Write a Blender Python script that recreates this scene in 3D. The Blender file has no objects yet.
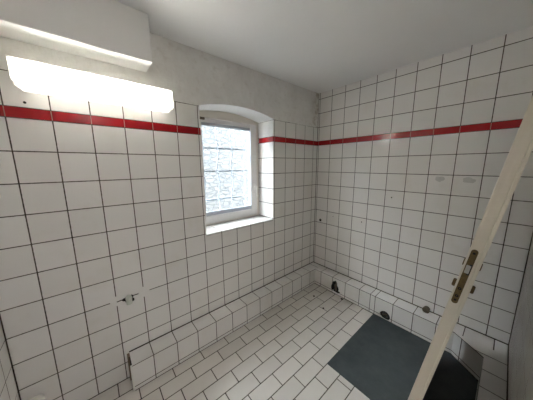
import bpy, bmesh, math, random
from mathutils import Vector, Matrix, noise
random.seed(7)
C = bpy.context.scene.collection
S = bpy.context.scene

# ------------------------------------------------------------------ dimensions (metres)
RX, FY, CZ = 1.625, -2.442, 2.182          # right wall x, near wall y, ceiling z
WT = 0.25                                  # wall thickness
COL_Y, COL_W = -1.85325, 0.14815           # tile columns on the window wall
ROW0 = 1.62                                # lower edge of the red border
BORD = 0.0473                              # border height
TILE_TOP = ROW0 + BORD + 0.15              # top of the tiling on the window wall
LZ, LD = 0.185, 0.13                       # ledge height and depth
RLX = 1.522                                # front of the ledge on the right wall
OY0, OY1, SILL = -1.395, -0.686, 0.862     # window opening
REV = 0.215                                # depth of the window reveal

# ------------------------------------------------------------------ mesh helpers
def obj(name, bm, mat, parent=None, smooth=False, bevel=0.0, seg=2):
    bmesh.ops.recalc_face_normals(bm, faces=bm.faces)
    me = bpy.data.meshes.new(name)
    bm.to_mesh(me); bm.free()
    for m in (mat if isinstance(mat, (list, tuple)) else [mat]):
        me.materials.append(m)
    o = bpy.data.objects.new(name, me)
    C.objects.link(o)
    if parent: o.parent = parent
    if smooth:
        for p in me.polygons: p.use_smooth = True
    if bevel:
        b = o.modifiers.new('bevel', 'BEVEL'); b.width = bevel; b.segments = seg
        b.limit_method = 'ANGLE'; b.angle_limit = math.radians(40)
    return o

def empty(name, loc, rot=(0, 0, 0)):
    o = bpy.data.objects.new(name, None)
    o.location = loc; o.rotation_euler = rot
    C.objects.link(o)
    return o

def tag(o, label, cat, group=None, kind=None):
    o['label'] = label; o['category'] = cat
    if group: o['group'] = group
    if kind: o['kind'] = kind
    return o

def struct(o, label=None, cat=None):
    o['kind'] = 'structure'
    if label: o['label'] = label
    if cat: o['category'] = cat
    return o

def box(bm, x0, y0, z0, x1, y1, z1):
    v = [bm.verts.new(p) for p in ((x0,y0,z0),(x1,y0,z0),(x1,y1,z0),(x0,y1,z0),(x0,y0,z1),(x1,y0,z1),(x1,y1,z1),(x0,y1,z1))]
    for f in ((0,3,2,1),(4,5,6,7),(0,1,5,4),(1,2,6,5),(2,3,7,6),(3,0,4,7)):
        bm.faces.new([v[i] for i in f])
    return bm

def bx(*a):
    return box(bmesh.new(), *a)

def prism(bm, pts, vec):
    """closed outline pts (3d) pushed along vec"""
    vec = Vector(vec)
    a = [bm.verts.new(p) for p in pts]
    b = [bm.verts.new(Vector(p) + vec) for p in pts]
    bm.faces.new(a); bm.faces.new(list(reversed(b)))
    n = len(pts)
    for i in range(n):
        bm.faces.new((a[i], b[i], b[(i+1) % n], a[(i+1) % n]))
    return bm

def frame_axes(d):
    d = Vector(d).normalized()
    h = Vector((0, 0, 1)) if abs(d.z) < 0.9 else Vector((1, 0, 0))
    u = d.cross(h).normalized()
    return u, d.cross(u).normalized(), d

def lathe(bm, origin, axis, prof, n=24):
    """prof: (distance along the axis, radius)"""
    u, v, d = frame_axes(axis); o = Vector(origin)
    rings = []
    for t, r in prof:
        if r <= 1e-6: rings.append([bm.verts.new(o + d*t)])
        else: rings.append([bm.verts.new(o + d*t + (u*math.cos(2*math.pi*i/n) + v*math.sin(2*math.pi*i/n))*r) for i in range(n)])
    for a, b in zip(rings, rings[1:]):
        for i in range(n):
            j = (i+1) % n
            if len(a) == 1 and len(b) == 1: continue
            if len(a) == 1: bm.faces.new((a[0], b[j], b[i]))
            elif len(b) == 1: bm.faces.new((a[i], a[j], b[0]))
            else: bm.faces.new((a[i], a[j], b[j], b[i]))
    return bm

def tube(bm, pts, r, n=8):
    pts = [Vector(p) for p in pts]; rings = []
    for i, p in enumerate(pts):
        d = (pts[min(i+1, len(pts)-1)] - pts[max(i-1, 0)])
        u, v, _ = frame_axes(d)
        rings.append([bm.verts.new(p + (u*math.cos(2*math.pi*k/n) + v*math.sin(2*math.pi*k/n))*r) for k in range(n)])
    for a, b in zip(rings, rings[1:]):
        for k in range(n):
            bm.faces.new((a[k], a[(k+1) % n], b[(k+1) % n], b[k]))
    bm.faces.new(list(reversed(rings[0]))); bm.faces.new(rings[-1])
    return bm

def ragged(center, ax_u, ax_v, ru, rv, n=22, amp=0.25, seed=0):
    rnd = random.Random(seed); c = Vector(center); u = Vector(ax_u); v = Vector(ax_v)
    ph = [rnd.uniform(0, 6.28) for _ in range(4)]
    out = []
    for i in range(n):
        a = 2*math.pi*i/n
        k = 1 + amp*(0.5*math.sin(2*a+ph[0]) + 0.4*math.sin(3*a+ph[1]) + 0.35*math.sin(5*a+ph[2])) + rnd.uniform(-amp, amp)*0.3
        out.append(c + u*(ru*k*math.cos(a)) + v*(rv*k*math.sin(a)))
    return out

def carve(o, cutters, mats):
    """sink holes into o: every cutter is (bmesh); their faces keep the material mats[i]"""
    for bm, m in zip(cutters, mats):
        c = obj('cutter', bm, m, o.parent)
        md = o.modifiers.new('cut', 'BOOLEAN'); md.operation = 'DIFFERENCE'; md.object = c; md.solver = 'EXACT'
        md.material_mode = 'TRANSFER'
        bpy.context.view_layer.update()
        dg = bpy.context.evaluated_depsgraph_get()
        me = bpy.data.meshes.new_from_object(o.evaluated_get(dg), preserve_all_data_layers=True, depsgraph=dg)
        o.modifiers.remove(md)
        old = o.data; nm = old.name; o.data = me
        bpy.data.meshes.remove(old); me.name = nm
        cm = c.data
        bpy.data.objects.remove(c); bpy.data.meshes.remove(cm)

# ------------------------------------------------------------------ materials
class NT:
    def __init__(s, name):
        s.m = bpy.data.materials.new(name); s.m.use_nodes = True
        s.t = s.m.node_tree; s.n = s.t.nodes; s.n.clear()
        s.out = s.n.new('ShaderNodeOutputMaterial')
    def link(s, a, b): s.t.links.new(a, b)
    def put(s, sock, v):
        if hasattr(v, 'is_output'): s.link(v, sock)
        elif v is not None: sock.default_value = v
    def math(s, op, a, b=None, c=None, clamp=False):
        n = s.n.new('ShaderNodeMath'); n.operation = op; n.use_clamp = clamp
        s.put(n.inputs[0], a)
        if b is not None: s.put(n.inputs[1], b)
        if c is not None: s.put(n.inputs[2], c)
        return n.outputs[0]
    def ramp(s, v, lo, hi, a=0.0, b=1.0):
        n = s.n.new('ShaderNodeMapRange'); n.interpolation_type = 'SMOOTHSTEP'
        s.put(n.inputs['Value'], v); n.inputs['From Min'].default_value = lo; n.inputs['From Max'].default_value = hi
        n.inputs['To Min'].default_value = a; n.inputs['To Max'].default_value = b
        return n.outputs[0]
    def mix(s, f, a, b):
        n = s.n.new('ShaderNodeMix'); n.data_type = 'RGBA'
        s.put(n.inputs[0], f); s.put(n.inputs[6], a); s.put(n.inputs[7], b)
        return n.outputs[2]
    def coords(s):
        n = s.n.new('ShaderNodeTexCoord')
        x = s.n.new('ShaderNodeSeparateXYZ'); s.link(n.outputs['Object'], x.inputs[0])
        return n.outputs['Object'], x.outputs
    def noise(s, vec, scale, detail=3, rough=0.55):
        n = s.n.new('ShaderNodeTexNoise'); s.put(n.inputs['Vector'], vec)
        n.inputs['Scale'].default_value = scale; n.inputs['Detail'].default_value = detail; n.inputs['Roughness'].default_value = rough
        return n.outputs['Fac']
    def white(s, a, b, w=0.0):
        c = s.n.new('ShaderNodeCombineXYZ'); s.put(c.inputs[0], a); s.put(c.inputs[1], b); c.inputs[2].default_value = w
        n = s.n.new('ShaderNodeTexWhiteNoise'); n.noise_dimensions = '3D'; s.link(c.outputs[0], n.inputs['Vector'])
        return n.outputs['Value']
    def bump(s, h, dist, strength=1.0):
        n = s.n.new('ShaderNodeBump'); n.inputs['Distance'].default_value = dist; n.inputs['Strength'].default_value = strength
        s.link(h, n.inputs['Height']); return n.outputs[0]
    def bsdf(s, color, rough, normal=None, **kw):
        n = s.n.new('ShaderNodeBsdfPrincipled')
        s.put(n.inputs['Base Color'], color); s.put(n.inputs['Roughness'], rough)
        if normal is not None: s.link(normal, n.inputs['Normal'])
        for k, v in kw.items(): s.put(n.inputs[k.replace('_', ' ')], v)
        return n.outputs[0]
    def done(s, shader):
        s.link(shader, s.out.inputs['Surface']); return s.m

def rgb(r, g, b): return (r, g, b, 1.0)

def plain(name, col, rough=0.5, var=0.08, scale=30, bump=0.0, **kw):
    t = NT(name); vec, _ = t.coords()
    f = t.noise(vec, scale)
    c = t.mix(f, rgb(*[k*(1-var) for k in col]), rgb(*[min(1, k*(1+var)) for k in col]))
    nm = t.bump(f, bump) if bump else None
    return t.done(t.bsdf(c, rough, nm, **kw))

def cell(t, v, off, period):
    """position in the tile grid: (cell index, distance to the nearest joint in metres, position -0.5..0.5)"""
    q = t.math('DIVIDE', t.math('SUBTRACT', v, off), period)
    fl = t.math('FLOOR', q); fr = t.math('SUBTRACT', q, fl)
    d = t.math('MULTIPLY', t.math('MINIMUM', fr, t.math('SUBTRACT', 1.0, fr)), period)
    return fl, d, t.math('SUBTRACT', fr, 0.5)

def tile_shader(t, vec, cu, cv, du, dv, pu, pv, col, col2, grout, grout2, gw, rough, height=None, extra=None, spec=0.5, tilt=0.0011):
    """glazed tiles with sunk joints; every tile sits at its own slight tilt"""
    d = t.math('MINIMUM', du, dv)
    if extra is not None: d = t.math('MINIMUM', d, extra)
    wob = t.math('MULTIPLY', t.math('SUBTRACT', t.noise(vec, 55, 2), 0.5), 0.0016)
    d = t.math('ADD', d, wob)
    g = t.ramp(d, gw*0.5-0.0006, gw*0.5+0.0006)             # 0 joint, 1 tile
    r1, r2, r3 = t.white(cu, cv, 0.3), t.white(cu, cv, 4.1), t.white(cu, cv, 9.7)
    stain = t.noise(vec, 4.5, 5, 0.65)
    tc = t.mix(r1, rgb(*col), rgb(*col2))
    tc = t.mix(t.ramp(stain, 0.5, 0.8, 0, 0.4), tc, rgb(col2[0]*0.86, col2[1]*0.82, col2[2]*0.74))
    gc = t.mix(t.ramp(t.noise(vec, 9, 3), 0.35, 0.7), rgb(*grout), rgb(*grout2))
    c = t.mix(g, gc, tc)
    h = t.ramp(d, gw*0.3, gw*0.5+0.0022)
    lean = t.math('ADD', t.math('MULTIPLY', pu, t.math('SUBTRACT', r2, 0.5)), t.math('MULTIPLY', pv, t.math('SUBTRACT', r3, 0.5)))
    hh = t.math('ADD', t.math('MULTIPLY', h, 0.0009), t.math('MULTIPLY', lean, tilt))
    hh = t.math('ADD', hh, t.math('MULTIPLY', t.noise(vec, 16, 1), 0.0004))
    nm = t.bump(hh, 1.0)
    rr = t.math('ADD', t.math('MULTIPLY', t.math('SUBTRACT', 1.0, g), 0.55), t.math('ADD', rough, t.math('MULTIPLY', stain, 0.12)))
    return c, rr, nm, g

TW, TW2 = (0.84, 0.82, 0.805), (0.80, 0.78, 0.76)
GR, GR2 = (0.036, 0.026, 0.018), (0.10, 0.078, 0.058)
GW = 0.0049

def wall_tiles(name, ax, off, period, plaster_above=None, jamb=False, ledge=True):
    t = NT(name); vec, p = t.coords()
    u, z = p[ax], p[2]
    cu, du, pu = cell(t, u, off, period)
    above = t.math('GREATER_THAN', z, ROW0 + BORD*0.5)
    zz = t.math('SUBTRACT', z, t.math('MULTIPLY', above, BORD))
    cv, dv, pv = cell(t, zz, ROW0 - 0.15*20, 0.15)
    if jamb:                                                # the sides of the window reveal carry uncut tiles
        ge = t.n.new('ShaderNodeNewGeometry'); sn = t.n.new('ShaderNodeSeparateXYZ'); t.link(ge.outputs['Normal'], sn.inputs[0])
        side = t.math('GREATER_THAN', t.math('ABSOLUTE', sn.outputs[1]), 0.6)
        du = t.math('ADD', du, t.math('MULTIPLY', side, 1.0))
    ends = (0.0, FY) if ax == 1 else (0.0, RX)
    ex = t.math('ABSOLUTE', t.math('SUBTRACT', z, LZ+0.002))
    if ax == 1: ex = t.math('ADD', ex, t.math('LESS_THAN', u, -1.972 if jamb else -1.30))     # the ledge stops here
    if ledge is False: ex = t.math('ADD', ex, 1.0)
    for e in ends: ex = t.math('MINIMUM', ex, t.math('ABSOLUTE', t.math('SUBTRACT', u, e)))
    ex = t.math('MINIMUM', ex, t.math('ABSOLUTE', z))
    ex = t.math('SUBTRACT', ex, 0.0015)
    if jamb:                                                # joints smeared over with filler either side of the pipe end
        for yy, zz0 in ((COL_Y - COL_W, 0.57), (COL_Y, 0.57)):
            q = t.math('SQRT', t.math('ADD', t.math('POWER', t.math('SUBTRACT', u, yy), 2.0), t.math('POWER', t.math('SUBTRACT', z, zz0), 2.0)))
            q = t.math('ADD', q, t.math('MULTIPLY', t.math('SUBTRACT', t.noise(vec, 30, 3), 0.5), 0.03))
            k = t.ramp(q, 0.026, 0.034, 0.02, 0.0)
            du, dv = t.math('ADD', du, k), t.math('ADD', dv, k)
    c, r, nm, g = tile_shader(t, vec, cu, cv, du, dv, pu, pv, TW, TW2, GR, GR2, GW, 0.10, extra=ex)
    if plaster_above is not None:
        k = t.math('GREATER_THAN', t.math('ADD', z, t.math('MULTIPLY', t.math('SUBTRACT', t.noise(vec, 14, 3), 0.5), 0.012)), plaster_above)
        n1, n2 = t.noise(vec, 3.2, 6, 0.7), t.noise(vec, 24, 4, 0.6)
        pc = t.mix(t.ramp(n1, 0.3, 0.7), rgb(0.69, 0.675, 0.655), rgb(0.80, 0.79, 0.775))
        pc = t.mix(t.ramp(n2, 0.52, 0.75, 0, 0.55), pc, rgb(0.60, 0.565, 0.52))
        damp = t.math('MULTIPLY', t.ramp(u, -0.16, -0.02), t.ramp(t.noise(vec, 11, 5, 0.7), 0.42, 0.62, 0, 0.75))
        pc = t.mix(damp, pc, rgb(0.36, 0.30, 0.235))
        if jamb:
            so = t.math('GREATER_THAN', 0.0015, t.math('ADD', p[0], 0.002))     # inside the reveal: clean white paint
            pc = t.mix(t.math('LESS_THAN', p[0], -0.002), pc, rgb(0.78, 0.77, 0.74))
        c = t.mix(k, c, pc)
        r = t.math('ADD', t.math('MULTIPLY', r, t.math('SUBTRACT', 1.0, k)), t.math('MULTIPLY', k, 0.85))
        mixn = t.n.new('ShaderNodeMix'); mixn.data_type = 'VECTOR'
        t.put(mixn.inputs[0], k); t.link(nm, mixn.inputs[4]); t.link(t.bump(t.math('ADD', n1, n2), 0.004), mixn.inputs[5])
        nm = mixn.outputs[1]
    return t.done(t.bsdf(c, r, nm))

M_wl = wall_tiles('tiled_wall_window_side', 1, COL_Y - COL_W*20, COL_W, TILE_TOP, True)
M_wb = wall_tiles('tiled_wall_back', 0, 0.17 - 0.14965*20, 0.14965)
M_wr = wall_tiles('tiled_wall_right', 1, -0.145 - 0.15*30, 0.15)
M_wf = wall_tiles('tiled_wall_near', 0, 0.1 - 0.15*20, 0.15, ledge=False)

def red_tiles(name, ax, off, period):
    t = NT(name); vec, p = t.coords()
    cu, du, pu = cell(t, p[ax], off, period)
    g = t.ramp(du, 0.0010, 0.0019)
    r = t.white(cu, 0.0)
    c = t.mix(r, rgb(0.37, 0.009, 0.013), rgb(0.29, 0.007, 0.011))
    c = t.mix(g, rgb(0.42, 0.24, 0.2), c)
    nm = t.bump(t.math('ADD', t.math('MULTIPLY', g, 0.0006), t.math('MULTIPLY', t.math('MULTIPLY', pu, t.math('SUBTRACT', r, 0.5)), 0.002)), 1.0)
    return t.done(t.bsdf(c, 0.14, nm))
M_rl = red_tiles('red_border_window_side', 1, COL_Y - COL_W*20, COL_W)
M_rb = red_tiles('red_border_back', 0, 0.17 - 0.14965*20, 0.14965)

def floor_mat():
    t = NT('floor_tiles'); vec, p = t.coords()
    cu, du, pu = cell(t, p[0], -1.01, 0.101)
    odd = t.math('ABSOLUTE', t.math('MODULO', cu, 2.0))
    yy = t.math('ADD', p[1], t.math('MULTIPLY', odd, 0.10115))
    cv, dv, pv = cell(t, yy, -0.941 + 0.10115 - 0.2023*20, 0.2023)
    c, r, nm, g = tile_shader(t, vec, cu, cv, du, dv, pu, pv, (0.71, 0.675, 0.635), (0.63, 0.60, 0.56), (0.042, 0.032, 0.025), (0.095, 0.075, 0.06), 0.0055, 0.30, tilt=0.0006)
    dirt = t.ramp(t.noise(vec, 2.6, 6, 0.7), 0.52, 0.75, 0, 0.35)
    near = t.ramp(p[1], -0.45, -0.12)                      # silt washed up along the ledge
    c = t.mix(t.math('MULTIPLY', dirt, t.math('ADD', 0.35, near)), c, rgb(0.33, 0.27, 0.2))
    return t.done(t.bsdf(c, r, nm))
M_floor = floor_mat()

def ledge_mat():
    """riser joints and top joints run on through the front edge; tiles on the window side follow the wall columns"""
    t = NT('ledge_tiles'); vec, p = t.coords()
    ge = t.n.new('ShaderNodeNewGeometry'); sn = t.n.new('ShaderNodeSeparateXYZ'); t.link(ge.outputs['True Normal'], sn.inputs[0])
    x, y, z = p[0], p[1], p[2]
    backrun = t.math('MULTIPLY', t.math('GREATER_THAN', y, -LD-0.002), t.math('GREATER_THAN', x, LD-0.002))
    cham = t.math('MULTIPLY', t.math('GREATER_THAN', t.math('ABSOLUTE', sn.outputs[1]), 0.3), t.math('GREATER_THAN', x, 1.30))
    backrun = t.math('MAXIMUM', backrun, cham)
    cy, dy, py = cell(t, y, COL_Y - COL_W*20, COL_W)
    cx, dx, px = cell(t, x, 0.06 - 1.5, 0.15)
    strip = t.math('ABSOLUTE', t.math('SUBTRACT', x, 0.765))
    dx = t.math('MINIMUM', dx, strip)
    def sw(a, b): return t.math('ADD', t.math('MULTIPLY', backrun, a), t.math('MULTIPLY', t.math('SUBTRACT', 1.0, backrun), b))
    du, cu, pu = sw(dx, dy), sw(cx, cy), sw(px, py)
    top = t.math('GREATER_THAN', sn.outputs[2], 0.6)
    dz = t.math('ABSOLUTE', t.math('SUBTRACT', z, 0.030))
    dz = t.math('ADD', dz, t.math('MULTIPLY', top, 1.0))
    edge = t.math('ADD', t.math('MULTIPLY', t.math('ABSOLUTE', t.math('SUBTRACT', z, LZ-0.004)), 1.0), t.math('MULTIPLY', top, 1.0))
    dz = t.math('MINIMUM', dz, edge)
    dz = t.math('MINIMUM', dz, t.math('SUBTRACT', t.math('ABSOLUTE', z), 0.002))
    wx = t.math('MINIMUM', t.math('ABSOLUTE', x), t.math('MINIMUM', t.math('ABSOLUTE', y), t.math('ABSOLUTE', t.math('SUBTRACT', x, RX))))
    dz = t.math('MINIMUM', dz, t.math('SUBTRACT', wx, 0.002))
    low = t.math('LESS_THAN', z, 0.030)
    endf = t.math('MULTIPLY', t.math('LESS_THAN', sn.outputs[1], -0.9), t.math('LESS_THAN', x, 0.14))
    du = t.math('ADD', du, endf)
    c, r, nm, g = tile_shader(t, vec, t.math('ADD', cu, t.math('MULTIPLY', top, 37.0)), low, du, dz, pu, 0.0, TW, TW2, GR, GR2, GW, 0.12)
    return t.done(t.bsdf(c, r, nm))
M_ledge = ledge_mat()

def paint(name, a, b, scale, bump, rough=0.85):
    t = NT(name); vec, _ = t.coords()
    f, f2 = t.noise(vec, scale, 5, 0.6), t.noise(vec, 90, 2)
    c = t.mix(t.ramp(f, 0.3, 0.7), rgb(*a), rgb(*b))
    return t.done(t.bsdf(c, rough, t.bump(t.math('ADD', f, t.math('MULTIPLY', f2, 0.3)), bump)))
M_ceil = paint('ceiling_paint', (0.85, 0.855, 0.86), (0.87, 0.875, 0.88), 1.5, 0.0015)
M_bulk = paint('bulkhead_paint', (0.76, 0.755, 0.75), (0.80, 0.795, 0.79), 2, 0.0015)
M_corr = paint('hallway_paint', (0.70, 0.69, 0.67), (0.74, 0.73, 0.71), 3, 0.003)
M_core = plain('brick_core', (0.05, 0.038, 0.03), 0.9, 0.4, 60, 0.004)
M_mud = plain('rendered_brick', (0.22, 0.165, 0.11), 0.9, 0.4, 40, 0.004)
M_dark = plain('hole_dark', (0.018, 0.015, 0.012), 0.9, 0.5, 80, 0.003)  # near-black colour for hole linings, end mortar and screws

def tray_mat():
    t = NT('slate_grey_tray'); vec, _ = t.coords()
    f, f2 = t.noise(vec, 7, 6, 0.7), t.noise(vec, 120, 2)
    c = t.mix(t.ramp(f, 0.3, 0.72), rgb(0.042, 0.053, 0.058), rgb(0.066, 0.080, 0.086))
    return t.done(t.bsdf(c, 0.55, t.bump(t.math('ADD', f, t.math('MULTIPLY', f2, 0.3)), 0.002)))
M_tray = tray_mat()

def wood_paint():
    t = NT('cream_door_paint'); vec, p = t.coords()
    mp = t.n.new('ShaderNodeMapping'); mp.inputs['Scale'].default_value = (60, 60, 2.5); t.link(vec, mp.inputs['Vector'])
    f = t.noise(mp.outputs[0], 1.0, 4)
    wear = t.ramp(t.noise(vec, 11, 5, 0.7), 0.6, 0.78, 0, 0.35)
    c = t.mix(f, rgb(0.68, 0.625, 0.535), rgb(0.74, 0.69, 0.605))
    c = t.mix(wear, c, rgb(0.55, 0.40, 0.29))
    return t.done(t.bsdf(c, 0.42, t.bump(f, 0.0015)))
M_door = wood_paint()
M_brass = plain('tarnished_brass', (0.15, 0.105, 0.05), 0.42, 0.45, 70, 0.0006, Metallic=0.75)
M_steel = plain('worn_steel', (0.5, 0.49, 0.46), 0.35, 0.2, 40, 0, Metallic=0.9)
M_rust = plain('rusty_iron', (0.15, 0.12, 0.085), 0.7, 0.4, 60, 0.002, Metallic=0.3)
M_pvc = plain('white_plastic', (0.74, 0.73, 0.69), 0.35, 0.04, 20)
M_old = plain('aged_plastic', (0.62, 0.64, 0.58), 0.4, 0.12, 60)
M_black = plain('black_rubber', (0.02, 0.02, 0.02), 0.5, 0.3, 60)
M_frame = plain('window_frame_paint', (0.66, 0.61, 0.55), 0.38, 0.05, 14)
M_rail = plain('grey_glazing_bar', (0.40, 0.43, 0.48), 0.35, 0.08, 18)
M_sash = plain('sash_paint', (0.68, 0.66, 0.64), 0.38, 0.05, 14)
M_grille = plain('grille_paint', (0.42, 0.46, 0.52), 0.5, 0.08, 40)
M_mortar = plain('grey_filler', (0.58, 0.57, 0.55), 0.8, 0.15, 50, 0.002)

def sill_mat():
    t = NT('sill_tiles'); vec, p = t.coords()
    cu, du, pu = cell(t, p[1], COL_Y - COL_W*20, COL_W)
    cv, dv, pv = cell(t, p[0], -5.0, 20.0)
    c, r, nm, g = tile_shader(t, vec, cu, cv, du, dv, pu, 0.0, (0.66, 0.65, 0.63), (0.61, 0.60, 0.58), (0.13, 0.12, 0.11), (0.2, 0.18, 0.16), 0.005, 0.14)
    return t.done(t.bsdf(c, r, nm))
M_sill = sill_mat()

def glass_mat():
    t = NT('window_glass')
    a = t.n.new('ShaderNodeBsdfTransparent'); a.inputs['Color'].default_value = rgb(0.95, 0.97, 0.97)
    b = t.n.new('ShaderNodeBsdfGlossy'); b.inputs['Roughness'].default_value = 0.03
    f = t.n.new('ShaderNodeFresnel'); f.inputs['IOR'].default_value = 1.45
    m = t.n.new('ShaderNodeMixShader'); ge = t.n.new('ShaderNodeNewGeometry')
    t.link(t.math('MULTIPLY', f.outputs[0], t.math('SUBTRACT', 1.0, ge.outputs['Backfacing'])), m.inputs[0]); t.link(a.outputs[0], m.inputs[1]); t.link(b.outputs[0], m.inputs[2])
    return t.done(m.outputs[0])
M_glass = glass_mat()

def masonry():
    t = NT('pale_rubble_masonry'); vec, _ = t.coords()
    mp = t.n.new('ShaderNodeMapping'); mp.inputs['Scale'].default_value = (1, 1, 2.2); t.link(vec, mp.inputs['Vector'])
    v = t.n.new('ShaderNodeTexVoronoi'); v.feature = 'DISTANCE_TO_EDGE'; v.inputs['Scale'].default_value = 6.5; t.link(mp.outputs[0], v.inputs['Vector'])
    v2 = t.n.new('ShaderNodeTexVoronoi'); v2.inputs['Scale'].default_value = 6.5; t.link(mp.outputs[0], v2.inputs['Vector'])
    e = t.ramp(v.outputs['Distance'], 0.02, 0.10)
    sp = t.n.new('ShaderNodeSeparateColor'); t.link(v2.outputs['Color'], sp.inputs[0])
    c = t.mix(sp.outputs[0], rgb(0.048, 0.050, 0.051), rgb(0.061, 0.059, 0.056))
    c = t.mix(e, rgb(0.044, 0.048, 0.051), c)
    return t.done(t.bsdf(c, 0.9, t.bump(e, 0.02)))
M_stone = masonry()

LAMP = 11.5
def tube_mat():
    t = NT('lit_fluorescent_tube')
    e = t.n.new('ShaderNodeEmission'); e.inputs['Color'].default_value = rgb(1.0, 0.975, 0.95); e.inputs['Strength'].default_value = LAMP
    return t.done(e.outputs[0])
M_tube = tube_mat()
def cover_mat():
    """ribbed clear acrylic with a milky body"""
    t = NT('ribbed_acrylic'); vec, p = t.coords()
    rib = t.math('SINE', t.math('MULTIPLY', p[1], 2*math.pi/0.008))
    nm = t.bump(rib, 0.0008)
    a = t.n.new('ShaderNodeBsdfTransparent'); a.inputs['Color'].default_value = rgb(0.97, 0.97, 0.95)
    b = t.n.new('ShaderNodeBsdfTranslucent'); b.inputs['Color'].default_value = rgb(0.9, 0.9, 0.87); t.link(nm, b.inputs['Normal'])
    d = t.n.new('ShaderNodeBsdfDiffuse'); d.inputs['Color'].default_value = rgb(0.85, 0.85, 0.82); t.link(nm, d.inputs['Normal'])
    m1 = t.n.new('ShaderNodeMixShader'); m1.inputs[0].default_value = 0.4; t.link(b.outputs[0], m1.inputs[1]); t.link(d.outputs[0], m1.inputs[2])
    m2 = t.n.new('ShaderNodeMixShader'); m2.inputs[0].default_value = 0.55; t.link(a.outputs[0], m2.inputs[1]); t.link(m1.outputs[0], m2.inputs[2])
    g = t.n.new('ShaderNodeBsdfGlossy'); g.inputs['Roughness'].default_value = 0.1; t.link(nm, g.inputs['Normal'])
    m3 = t.n.new('ShaderNodeMixShader'); m3.inputs[0].default_value = 0.05; t.link(m2.outputs[0], m3.inputs[1]); t.link(g.outputs[0], m3.inputs[2])
    return t.done(m3.outputs[0])
M_cover = cover_mat()
def side_mat():
    """clear lower faces, frosted upper face"""
    t = NT('ribbed_side_acrylic')
    ge = t.n.new('ShaderNodeNewGeometry'); sn = t.n.new('ShaderNodeSeparateXYZ'); t.link(ge.outputs['True Normal'], sn.inputs[0])
    tc = t.n.new('ShaderNodeTexCoord'); pz = t.n.new('ShaderNodeSeparateXYZ'); t.link(tc.outputs['Object'], pz.inputs[0])
    up = t.math('GREATER_THAN', pz.outputs[2], 0.050)
    b = t.n.new('ShaderNodeBsdfTranslucent'); b.inputs['Color'].default_value = rgb(0.8, 0.8, 0.77)
    d = t.n.new('ShaderNodeBsdfPrincipled'); d.inputs['Base Color'].default_value = rgb(0.82, 0.82, 0.79); d.inputs['Roughness'].default_value = 0.3
    m = t.n.new('ShaderNodeMixShader'); t.link(t.ramp(up, 0, 1, 0.72, 0.80), m.inputs[0]); t.link(b.outputs[0], m.inputs[1]); t.link(d.outputs[0], m.inputs[2])
    a = t.n.new('ShaderNodeBsdfTransparent')
    m2 = t.n.new('ShaderNodeMixShader'); t.link(t.ramp(up, 0, 1, 0.11, 0.0), m2.inputs[0]); t.link(m.outputs[0], m2.inputs[1]); t.link(a.outputs[0], m2.inputs[2])
    return t.done(m2.outputs[0])
M_side = side_mat()

# ------------------------------------------------------------------ the room shell
# floor, ceiling
struct(obj('floor', bx(-WT, FY-WT, -0.12, RX+1.6, WT, 0.0), M_floor), 'small white tiles laid in offset courses across the floor', 'floor')
struct(obj('ceiling', bx(-WT, FY-WT, CZ, RX+1.6, WT, CZ+0.2), M_ceil), 'plain white painted ceiling', 'ceiling')

# wall with the window: arched opening, broken hole around the pipe end
def arch_outline(x, grow=0.0, n=20):
    y0, y1, spring, rise = OY0, OY1, 1.822, 0.048
    w = (y1-y0)/2; R = (w*w + rise*rise)/(2*rise); cz = spring+rise-R; cy = (y0+y1)/2
    a0 = math.asin(w/R)
    pts = [(x, y0, SILL), (x, y1, SILL)]
    for i in range(n+1):
        a = a0 - 2*a0*i/n
        pts.append((x, cy + R*math.sin(a), cz + R*math.cos(a)))
    return pts
wl = obj('wall_left', bx(-WT-0.1, FY-WT, 0.0, 0, WT, CZ), M_wl)
PIPE = (0.0, -1.938, 0.562)
hole = prism(bmesh.new(), [p + Vector((0.02, 0, 0)) for p in ragged((0, PIPE[1], PIPE[2]-0.004), (0, 1, 0), (0, 0, 1), 0.033, 0.024, 24, 0.35, 5)], (-0.07, 0, 0))
crack = prism(bmesh.new(), [(0.02, -2.0, 0.5612), (0.02, -1.9, 0.5682), (0.02, -1.875, 0.5725), (0.02, -1.9, 0.5735), (0.02, -2.0, 0.5668)], (-0.03, 0, 0))
carve(wl, [prism(bmesh.new(), arch_outline(0.1), (-0.6, 0, 0)), hole, crack], [M_wl, M_dark, M_dark])
struct(wl, 'white tiled wall with arched window opening and grey plaster above', 'wall')

# back wall, tiled to the ceiling, one open pipe hole near the corner
wb = obj('wall_back', bx(0, 0, 0.0, RX+WT, WT, CZ), M_wb)
def round_cut(c, axis, r, depth, n=20):
    return lathe(bmesh.new(), Vector(c) - Vector(axis)*0.02, axis, [(0, 0), (0, r), (depth+0.02, r), (depth+0.02, 0)], n)
DRILL = [(0.081, 0.75, 0.0165, 'round dark open pipe hole in the back wall tiles beside the corner'),
         (0.248, 0.825, 0.0045, 'small drilled screw hole in back wall, level with and right of the big pipe hole'),
         (0.572, 0.828, 0.0060, 'small drilled screw hole in back wall tiles, lower one of the two near its middle'),
         (0.823, 1.108, 0.0055, 'small drilled screw hole in back wall tiles, upper one of the two near its middle')]
carve(wb, [round_cut((x, 0, z), (0, 1, 0), r, 0.05) for x, z, r, _ in DRILL], [M_dark]*4)
struct(wb, 'white tiled wall up to the ceiling behind the corner ledge', 'wall')

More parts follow.
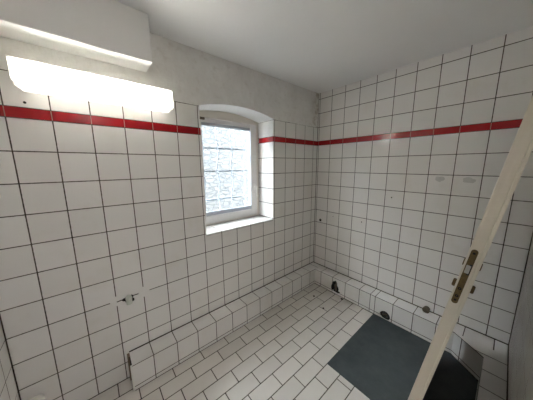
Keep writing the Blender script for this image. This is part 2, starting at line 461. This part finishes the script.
# right wall with the doorway the camera stands in, near wall
bm = bmesh.new()
DY0, DY1, DH = -2.40, -1.56, 2.02
box(bm, RX, DY1, 0, RX+0.12, 0, CZ); box(bm, RX, FY-WT, 0, RX+0.12, DY0, CZ); box(bm, RX, DY0, DH, RX+0.12, DY1, CZ)
struct(obj('wall_right', bm, M_wr), 'white tiled side wall behind the leaning door leaf', 'wall')
struct(obj('wall_front', bx(0, FY-WT, 0, RX, FY, CZ), M_wf), 'white tiled near wall at the lower left picture edge', 'wall')
df = bmesh.new()
box(df, RX-0.012, DY0-0.05, 0, RX+0.132, DY0+0.012, DH+0.05); box(df, RX-0.012, DY1-0.012, 0, RX+0.132, DY1+0.05, DH+0.05); box(df, RX-0.012, DY0+0.012, DH-0.012, RX+0.132, DY1-0.012, DH+0.05)
struct(obj('door_1', df, M_frame, bevel=0.003), 'painted frame of the empty doorway', 'doorway')
hw = bmesh.new()
box(hw, RX+1.5, FY-WT, 0, RX+1.6, -0.6, CZ); box(hw, RX+0.12, -0.7, 0, RX+1.5, -0.6, CZ); box(hw, RX+0.12, FY-WT, 0, RX+1.5, FY-WT+0.05, CZ)
struct(obj('wall_hallway', hw, M_corr), 'plain hallway walls outside the doorway', 'wall')

# red border tiles
T = 0.0015
b0, b1 = ROW0+0.0012, ROW0+BORD-0.0012
struct(obj('trim_1', bx(-0.02, FY, b0, T, OY0, b1), M_rl), 'red border tiles on window wall beneath the wall light', 'border tiles')
bm = bx(-0.02, OY1, b0, T, 0, b1); box(bm, -REV, OY1-T, b0, T, OY1+0.01, b1)
struct(obj('trim_2', bm, M_rl), 'red border tiles between the window and the room corner', 'border tiles')
struct(obj('trim_3', bx(0, -T, b0, RX, 0.01, b1), M_rb), 'long red border line across the back wall', 'border tiles')
struct(obj('trim_4', bx(RX-T, DY1+0.05, b0, RX+0.01, 0, b1), M_rl), 'red border tiles on the side wall behind the door leaf', 'border tiles')
struct(obj('trim_5', bx(0, FY-0.01, b0, RX, FY+T, b1), M_rb), 'red border tiles on the near wall', 'border tiles')
struct(obj('trim_6', bx(-REV, OY0-0.01, b0, 0, OY0+T, b1), M_rl), 'red border tiles on the hidden window reveal', 'border tiles')

# bulkhead under the ceiling above the light
struct(obj('bulkhead', bx(0.0, FY, 1.951, 0.163, -1.712, CZ), M_bulk, bevel=0.004), 'white boxed-in bulkhead under the ceiling above the wall light', 'bulkhead')

# ------------------------------------------------------------------ tiled ledge round the corner
CH = [(1.365, -LD), (RLX, -0.256)]          # cut-off corner
out = [(0, -1.972), (LD-0.005, -1.972), (LD-0.005, -LD), CH[0], CH[1], (RLX, -1.30), (RX, -1.30), (RX, 0), (0, 0)]
led = obj('tiled_ledge', prism(bmesh.new(), [(x, y, 0.0) for x, y in out], (0, 0, LZ)), M_ledge)
H1, H2 = (0.392, 0.085), (0.905, 0.042)
def riser_hole(x, z, ru, rv, amp, seed, depth=0.075):
    return prism(bmesh.new(), [p + Vector((0, -0.02, 0)) for p in ragged((x, -LD, z), (1, 0, 0), (0, 0, 1), ru, rv, 26, amp, seed)], (0, depth+0.02, 0))
carve(led, [riser_hole(H1[0], H1[1], 0.036, 0.070, 0.28, 3), riser_hole(H1[0]+0.022, 0.038, 0.034, 0.016, 0.3, 8), riser_hole(H2[0], H2[1]+0.002, 0.041, 0.037, 0.10, 11)], [M_dark]*3)
tag(led, 'low white tiled ledge running along the foot of the walls around the corner', 'ledge')
obj('end_core', bx(0.002, -1.986, 0, 0.034, -1.972, LZ-0.004), M_mud, led)
obj('end_mortar', bx(0.034, -1.977, 0, LD-0.010, -1.972, LZ-0.012), M_dark, led)
obj('tile_edge', bx(LD-0.013, -1.982, 0.003, LD-0.006, -1.972, LZ), M_pvc, led, bevel=0.001)

# things in and on the ledge and the walls
def pipe_thing(name, label, cat, org, axis, prof, mat, group=None):
    return tag(obj(name, lathe(bmesh.new(), org, axis, prof, 20), mat, smooth=False), label, cat, group)
w = empty('drain_pipe', (H2[0], -LD+0.05, H2[1]))
obj('pipe_socket', lathe(bmesh.new(), (0, 0.02, 0), (0, -1, 0), [(0, 0.031), (0.062, 0.031), (0.064, 0.029), (0.064, 0.025), (0.02, 0.025), (0.02, 0)], 28), M_black, w)
bm = bmesh.new()
for a in (0.5, 0.5+math.pi/2): 
    d = Vector((math.cos(a), 0, math.sin(a)))*0.0245; tube(bm, [Vector((0, -0.034, 0))-d, Vector((0, -0.034, 0))+d], 0.0028, 6)
obj('strainer_cross', bm, M_rust, w)
tag(w, 'round black drain pipe in the ledge face beside the grey shower tray', 'pipe')
w = empty('broken_pipe', (H1[0], -LD+0.04, H1[1]))
obj('pipe', tube(bmesh.new(), [(0.004, 0.02, 0.045), (0.002, -0.012, 0.03), (0.0, -0.022, 0.0), (0.002, -0.018, -0.055)], 0.011, 12), M_rust, w, smooth=True)
obj('collar', lathe(bmesh.new(), (0, -0.022, -0.008), (0, 0, 1), [(0, 0), (0, 0.015), (0.02, 0.015), (0.02, 0)], 8), M_rust, w)
tag(w, 'corroded pipe inside the tall ragged hole in the ledge near the room corner', 'pipe')
w = empty('capped_pipe', (1.172, 0.0, 0.203))
obj('pipe', lathe(bmesh.new(), (0, 0.0, 0), (0, -1, 0), [(0, 0.021), (0.03, 0.021)], 22), M_rust, w)
obj('cap', lathe(bmesh.new(), (0, -0.026, 0), (0, -1, 0), [(0, 0.0245), (0.014, 0.0245), (0.019, 0.021), (0.021, 0.010), (0.021, 0)], 22), M_rust, w)
tag(w, 'stubby brown capped pipe on top of the ledge against the back wall', 'pipe')
w = empty('supply_pipe', PIPE)
obj('pipe_end', tube(bmesh.new(), [(-0.04, 0, 0.006), (0.004, 0, 0.008), (0.014, 0, 0.004), (0.020, 0, -0.006), (0.022, 0, -0.026)], 0.0165, 18), M_old, w, smooth=False, bevel=0.002)
obj('collar', lathe(bmesh.new(), (0.019, 0, 0.022), (0.05, 0, -1), [(0, 0), (0, 0.014), (0.004, 0.018), (0.016, 0.018), (0.016, 0)], 16), M_old, w)
tag(w, 'pale plastic pipe end sticking out of a broken hole low in the window wall', 'pipe')
w = empty('waste_pipe', (0.052, FY, 0.212))
obj('pipe', lathe(bmesh.new(), (0, 0, 0), (0, 1, 0), [(0, 0.017), (0.065, 0.017)], 24), M_pvc, w, smooth=True)
obj('cap', lathe(bmesh.new(), (0, 0.055, 0), (0, 1, 0), [(0, 0.020), (0.02, 0.020), (0.032, 0.016), (0.038, 0.008), (0.039, 0)], 24), M_pvc, w, smooth=True)
tag(w, 'rounded white pipe cap at the bottom left picture edge', 'pipe')
w = empty('light_switch', (0, -2.381, 1.44))
obj('plate', bx(0, -0.041, -0.041, 0.011, 0.041, 0.041), M_pvc, w, bevel=0.003)
obj('rocker', bx(0.010, -0.028, -0.028, 0.015, 0.028, 0.028), M_pvc, w, bevel=0.002)
tag(w, 'white light switch just inside the left picture edge below the red border', 'switch')
# plastered-over screw holes and small drilled plugs
for (x, z, rx, rz, sd, lab) in ((1.143, 1.289, 0.026, 0.022, 4, 'dab of grey filler on the back wall tiles, left of the pair'),
                               (1.304, 1.287, 0.034, 0.020, 9, 'wider dab of grey filler on the back wall tiles, right of the pair')):
    tag(obj('filler_dab', prism(bmesh.new(), ragged((x, 0, z), (1, 0, 0), (0, 0, 1), rx, rz, 26, 0.2, sd), (0, -0.0012, 0)), M_mortar), lab, 'filler', 'grey filler dabs on the back wall')
for x, z, r, lab in DRILL:
    tag(obj('pipe_hole' if r > 0.01 else 'screw_hole', lathe(bmesh.new(), (x, 0.045, z), (0, -1, 0), [(0, 0), (0, r*0.98), (0.0448, r*0.98), (0.0448, r*0.8), (0.012, r*0.72), (0.012, 0)], 20), M_dark), lab, 'hole')
tag(obj('screw_hole', lathe(bmesh.new(), (-0.003, -2.231, 1.691), (1, 0, 0), [(0, 0), (0, 0.0055), (0.0036, 0.0055), (0.0036, 0.004), (0.0033, 0.003), (0.0033, 0)], 16), M_dark), 'small dark screw hole in the tile below the left end of the wall light', 'hole')
for k, (x, y, r, lab) in enumerate(((0.277, -0.345, 0.010, 'dark crumb of rubble on the floor tiles between ledge corner and tray'),
                                    (0.455, -0.43, 0.009, 'dark crumb of rubble on the floor, the one closest to the grey tray'),
                                    (0.50, -0.165, 0.013, 'dark crumb of rubble at the foot of the ledge below the ragged hole'))):
    bm = bmesh.new(); bmesh.ops.create_icosphere(bm, subdivisions=2, radius=r)
    for v in bm.verts:
        v.co *= 1 + 0.5*noise.noise(v.co*120 + Vector((k*7, 0, 0))); v.co.z = v.co.z*0.55
    lo = min(v.co.z for v in bm.verts)
    for v in bm.verts: v.co += Vector((x, y, -lo))
    tag(obj('rubble_crumb', bm, M_core), lab, 'rubble', 'rubble crumbs on the floor')

# ------------------------------------------------------------------ slate grey shower tray, cut to the ledge's chamfer
g = 0.003
tr = [(0.808, -LD-g), (CH[0][0]-0.002, -LD-g), (RLX-g, CH[1][1]-0.003), (RLX-g, -0.900), (0.808, -0.900)]
tag(obj('shower_tray', prism(bmesh.new(), [(x, y, 0.0) for x, y in tr], (0, 0, 0.004)), M_tray, bevel=0.001), 'flat slate-grey shower tray on the floor in the corner under the door leaf', 'shower tray')

# ------------------------------------------------------------------ window
win = empty('window_1', (-REV, (OY0+OY1)/2, SILL)); struct(win, 'small white framed window in the arched recess', 'window')
cy = (OY0+OY1)/2
def local(bm):
    for v in bm.verts: v.co -= Vector((-REV, cy, SILL))
    return bm
def rect_ring(x0, x1, y0, y1, z0, z1, w, wb=None, wt=None):
    wb = w if wb is None else wb; wt = w if wt is None else wt
    bm = bmesh.new()
    box(bm, x0, y0, z0, x1, y0+w, z1); box(bm, x0, y1-w, z0, x1, y1, z1)
    box(bm, x0, y0+w, z0, x1, y1-w, z0+wb); box(bm, x0, y0+w, z1-wt, x1, y1-w, z1)
    return bm
GZ0, GZ1, GY0, GY1 = 0.989, 1.732, -1.290, -0.791
fx0, fx1 = -REV-0.062, -REV
# fixed frame fills the arch above the sash
fr = prism(bmesh.new(), arch_outline(fx1-0.012), (-0.05, 0, 0))
fo = obj('window_frame', local(fr), M_frame, win, bevel=0.002)
carve(fo, [local(bx(-0.5, OY0+0.045, SILL+0.030, 0.1, OY1-0.045, 1.800))], [M_frame])
sa = obj('window_sash', local(rect_ring(fx0+0.006, fx1, OY0+0.034, OY1-0.034, SILL+0.022, 1.792, 0.071, 0.068, 0.034)), M_sash, win, bevel=0.004)
obj('glazing_bead', local(rect_ring(fx0+0.03, fx1-0.008, OY0+0.104, OY1-0.104, SILL+0.089, 1.760, 0.003, 0.036, 0.026)), M_rail, win)
obj('pane', local(bx(-REV-0.036, GY0-0.004, GZ0-0.004, -REV-0.030, GY1+0.004, GZ1+0.004)), M_glass, win)
hd = obj('window_handle', local(bx(fx1-0.001, -0.768, 1.150, fx1+0.010, -0.744, 1.215)), M_pvc, win, bevel=0.003)
obj('lever', local(tube(bmesh.new(), [(fx1+0.006, -0.756, 1.190), (fx1+0.034, -0.756, 1.190), (fx1+0.040, -0.756, 1.182), (fx1+0.040, -0.757, 1.075)], 0.0075, 10)), M_pvc, win, smooth=True)
obj('hinge', local(bx(fx1-0.012, -1.315, 1.775, fx1+0.008, -1.262, 1.795)), M_rust, win, bevel=0.003)
sl = bx(-REV-0.02, OY0+0.001, SILL-0.012, 0.004, OY1-0.001, SILL+0.004)
obj('window_sill', local(sl), M_sill, win, bevel=0.002)

# iron grille outside
gx = -0.335
gr = empty('window_grille', (gx, cy, SILL))
def gl(bm):
    for v in bm.verts: v.co -= Vector((gx, cy, SILL))
    return bm
for i in range(4):
    y = -1.245 + i*0.150
    pts = [(gx, y + 0.010*math.sin(2*math.pi*(z-0.86)/0.30), z) for z in [0.87 + 0.95*k/40 for k in range(41)]]
    obj('wavy_bar', gl(tube(bmesh.new(), pts, 0.0065, 8)), M_grille, gr, smooth=True)
for z in (1.075, 1.345, 1.56):
    obj('cross_bar', gl(bx(gx-0.014, OY0-0.0, z-0.008, gx-0.006, OY1+0.0, z+0.008)), M_grille, gr)
tag(gr, 'pale iron grille of wavy bars outside the window', 'window grille')

# courtyard outside
struct(obj('wall_outside', bx(-2.8, -6.0, -1.0, -2.5, 5.0, 2.7), M_stone), 'pale rubble wall seen through the window', 'wall')
struct(obj('ground_outside', bx(-2.8, -6.0, -1.1, -WT-0.1, 5.0, -1.0), M_stone), 'pale paved yard outside the window', 'ground')

# ------------------------------------------------------------------ wall light
LY0, LY1, LZ0, LZ1 = -2.250, -1.594, 1.737, 1.856
lt = empty('wall_light', (0, (LY0+LY1)/2, (LZ0+LZ1)/2))
lc = Vector((0, (LY0+LY1)/2, (LZ0+LZ1)/2))
def ll(bm):
    for v in bm.verts: v.co -= lc
    return bm
obj('backplate', ll(bx(0.0, LY0+0.006, LZ0+0.012, 0.020, LY1-0.006, LZ1-0.006)), M_pvc, lt, bevel=0.003)
def face_outline(x, s):
    c = 0.022
    return [Vector((x, LY0+s+c, LZ0+s)), Vector((x, LY1-s-c*0.6, LZ0+s)), Vector((x, LY1-s, LZ0+s+c*0.6)), Vector((x, LY1-s, LZ1-s)), Vector((x, LY0+s, LZ1-s)), Vector((x, LY0+s, LZ0+s+c))]
def band(x0, x1, s0, s1, th):
    """side walls of the cover, thickness th"""
    bm = bmesh.new()
    rings = [face_outline(x0, s0), face_outline(x1, s1), face_outline(x1, s1+th), face_outline(x0, s0+th)]
    vs = [[bm.verts.new(p) for p in r] for r in rings]
    for a, b in ((0, 1), (1, 2), (2, 3), (3, 0)):
        for i in range(6):
            bm.faces.new((vs[a][i], vs[a][(i+1) % 6], vs[b][(i+1) % 6], vs[b][i]))
    return bm
obj('cover_side', ll(band(0.004, 0.0865, 0.0, 0.004, 0.003)), M_side, lt)
obj('diffuser', ll(prism(bmesh.new(), face_outline(0.0868, 0.005), (0.0025, 0, 0))), M_cover, lt)
ring = bmesh.new()
for i in range(6):
    q = face_outline(0.0885, 0.002); a, b = q[i], q[(i+1) % 6]
    tube(ring, [a, b], 0.0022, 6)
obj('rim', ll(ring), M_pvc, lt)
obj('fluorescent_tube', ll(lathe(bmesh.new(), (0.048, LY0+0.035, 1.793), (0, 1, 0), [(0, 0), (0, 0.013), (LY1-LY0-0.07, 0.013), (LY1-LY0-0.07, 0)], 20)), M_tube, lt, smooth=True)
for y, d in ((LY0+0.020, 1), (LY1-0.020, -1)):
    obj('tube_holder', ll(bx(0.018, y-0.012, 1.775, 0.064, y+0.012, 1.811)), M_pvc, lt, bevel=0.002)
tag(lt, 'long white wall light with lit tube above the red border tiles', 'wall light')

# ------------------------------------------------------------------ door leaf leaning on the right wall
th = math.atan(0.1529)
dl = empty('door_leaf', (1.2635, -1.10, 0.0112), (0, th, 0))
DHT, DW, DB, DLIP = 2.095, 0.86, 0.031, 0.009
# local axes: x thickness (0 = face towards the room), y width, z up the leaf
obj('leaf_core', bx(0, 0, 0, DB, DW, DHT), M_door, dl, bevel=0.0015)
obj('rebate_lip', bx(DB, -0.012, 0, DB+DLIP, DW+0.012, DHT), M_door, dl, bevel=0.0015)
zc = 1.020
def rounded_plate(w, h, y0, y1, n=8):
    pts = []
    for s, c in ((1, h/2-w/2), (-1, -h/2+w/2)):
        for i in range(n+1):
            a = math.pi*i/n if s > 0 else math.pi + math.pi*i/n
            pts.append((w/2*math.cos(a), y0, c + w/2*math.sin(a)))
    return prism(bmesh.new(), pts, (0, y1-y0, 0))
lk = obj('lock_plate', rounded_plate(0.0175, 0.212, 0.001, -0.002), M_brass, dl)
lk.location = (0.0143, 0, zc)
obj('latch_bolt', prism(bmesh.new(), [(-0.006, -0.001, 0.018), (0.0055, -0.001, 0.018), (0.0055, -0.001, 0.047), (-0.006, -0.001, 0.047)], (0, -0.006, 0)), M_steel, lk, bevel=0.001)
obj('latch_slot', bx(0.001, -0.0026, 0.012, 0.0078, -0.0018, 0.052), M_black, lk)
for z in (0.092, -0.092):
    obj('screw', lathe(bmesh.new(), (0, -0.0015, z), (0, -1, 0), [(0, 0), (0, 0.0042), (0.0018, 0.003), (0.0018, 0)], 14), M_dark, lk)
for z in (-0.045, -0.075):
    obj('bolt_slot', lathe(bmesh.new(), (0, -0.0015, z), (0, -1, 0), [(0, 0), (0, 0.0052), (0.0011, 0.0052), (0.0011, 0.003), (0.0005, 0.002), (0.0005, 0)], 14), M_dark, lk)
for sx, x0 in ((-1, 0.0), (1, DB+DLIP)):
    for z, h, t_ in ((zc-0.055, 0.030, 0.010), (zc+0.035, 0.028, 0.004)):
        obj('key_rose' if t_ > 0.005 else 'handle_rose', lathe(bmesh.new(), (x0, 0.055, z), (sx, 0, 0), [(0, 0), (0, h*0.5), (t_*0.7, h*0.5), (t_, h*0.42), (t_, 0)], 24), M_brass, dl)
for z in (0.28, 1.75):
    obj('hinge_pin', lathe(bmesh.new(), (DB+DLIP+0.004, DW+0.016, z), (0, 0, 1), [(0, 0), (0, 0.0075), (0.08, 0.0075), (0.08, 0)], 14), M_steel, dl, smooth=False)
tag(dl, 'cream door leaf with brass lock plate, leaning edge-on against the right wall', 'door')

# ------------------------------------------------------------------ light: sky, added hallway fill
wd = bpy.data.worlds.new('sky'); S.world = wd; wd.use_nodes = True
bg = wd.node_tree.nodes['Background']; bg.inputs['Color'].default_value = rgb(0.90, 0.95, 1.0); bg.inputs['Strength'].default_value = 3.0
ha = bpy.data.lights.new('hallway_fill', 'AREA'); ha.shape = 'DISK'; ha.size = 0.35; ha.energy = 1.2; ha.color = (1, 0.99, 0.97)  # unseen fill light, added to brighten the room through the doorway
ho = bpy.data.objects.new('hallway_fill', ha); ho.location = (RX+0.8, -1.95, CZ-0.03); C.objects.link(ho)

# ------------------------------------------------------------------ camera
cam = bpy.data.cameras.new('camera'); cam.sensor_fit = 'HORIZONTAL'; cam.sensor_width = 36.0; cam.lens = 206.405*36.0/533.0
cam.clip_start = 0.01
co = bpy.data.objects.new('camera', cam); C.objects.link(co)
r = Vector((0.64727378, 0.76223755, -0.00552981)); u = Vector((-0.12305802, 0.11165176, 0.98609868)); f = Vector((-0.75225885, 0.63759533, -0.1660687))
mx = Matrix((r, u, -f)).transposed().to_4x4(); mx.translation = Vector((1.49261, -2.03803, 1.39971))
co.matrix_world = mx
S.camera = co

vs = S.view_settings
vs.view_transform = 'Standard'; vs.look = 'None'; vs.gamma = 1.0; vs.exposure = 3.1; vs.use_curve_mapping = False
S.cycles.use_denoising = True
S.cycles.max_bounces = 14; S.cycles.diffuse_bounces = 8; S.cycles.transparent_max_bounces = 16
S.cycles.sample_clamp_indirect = 6.0
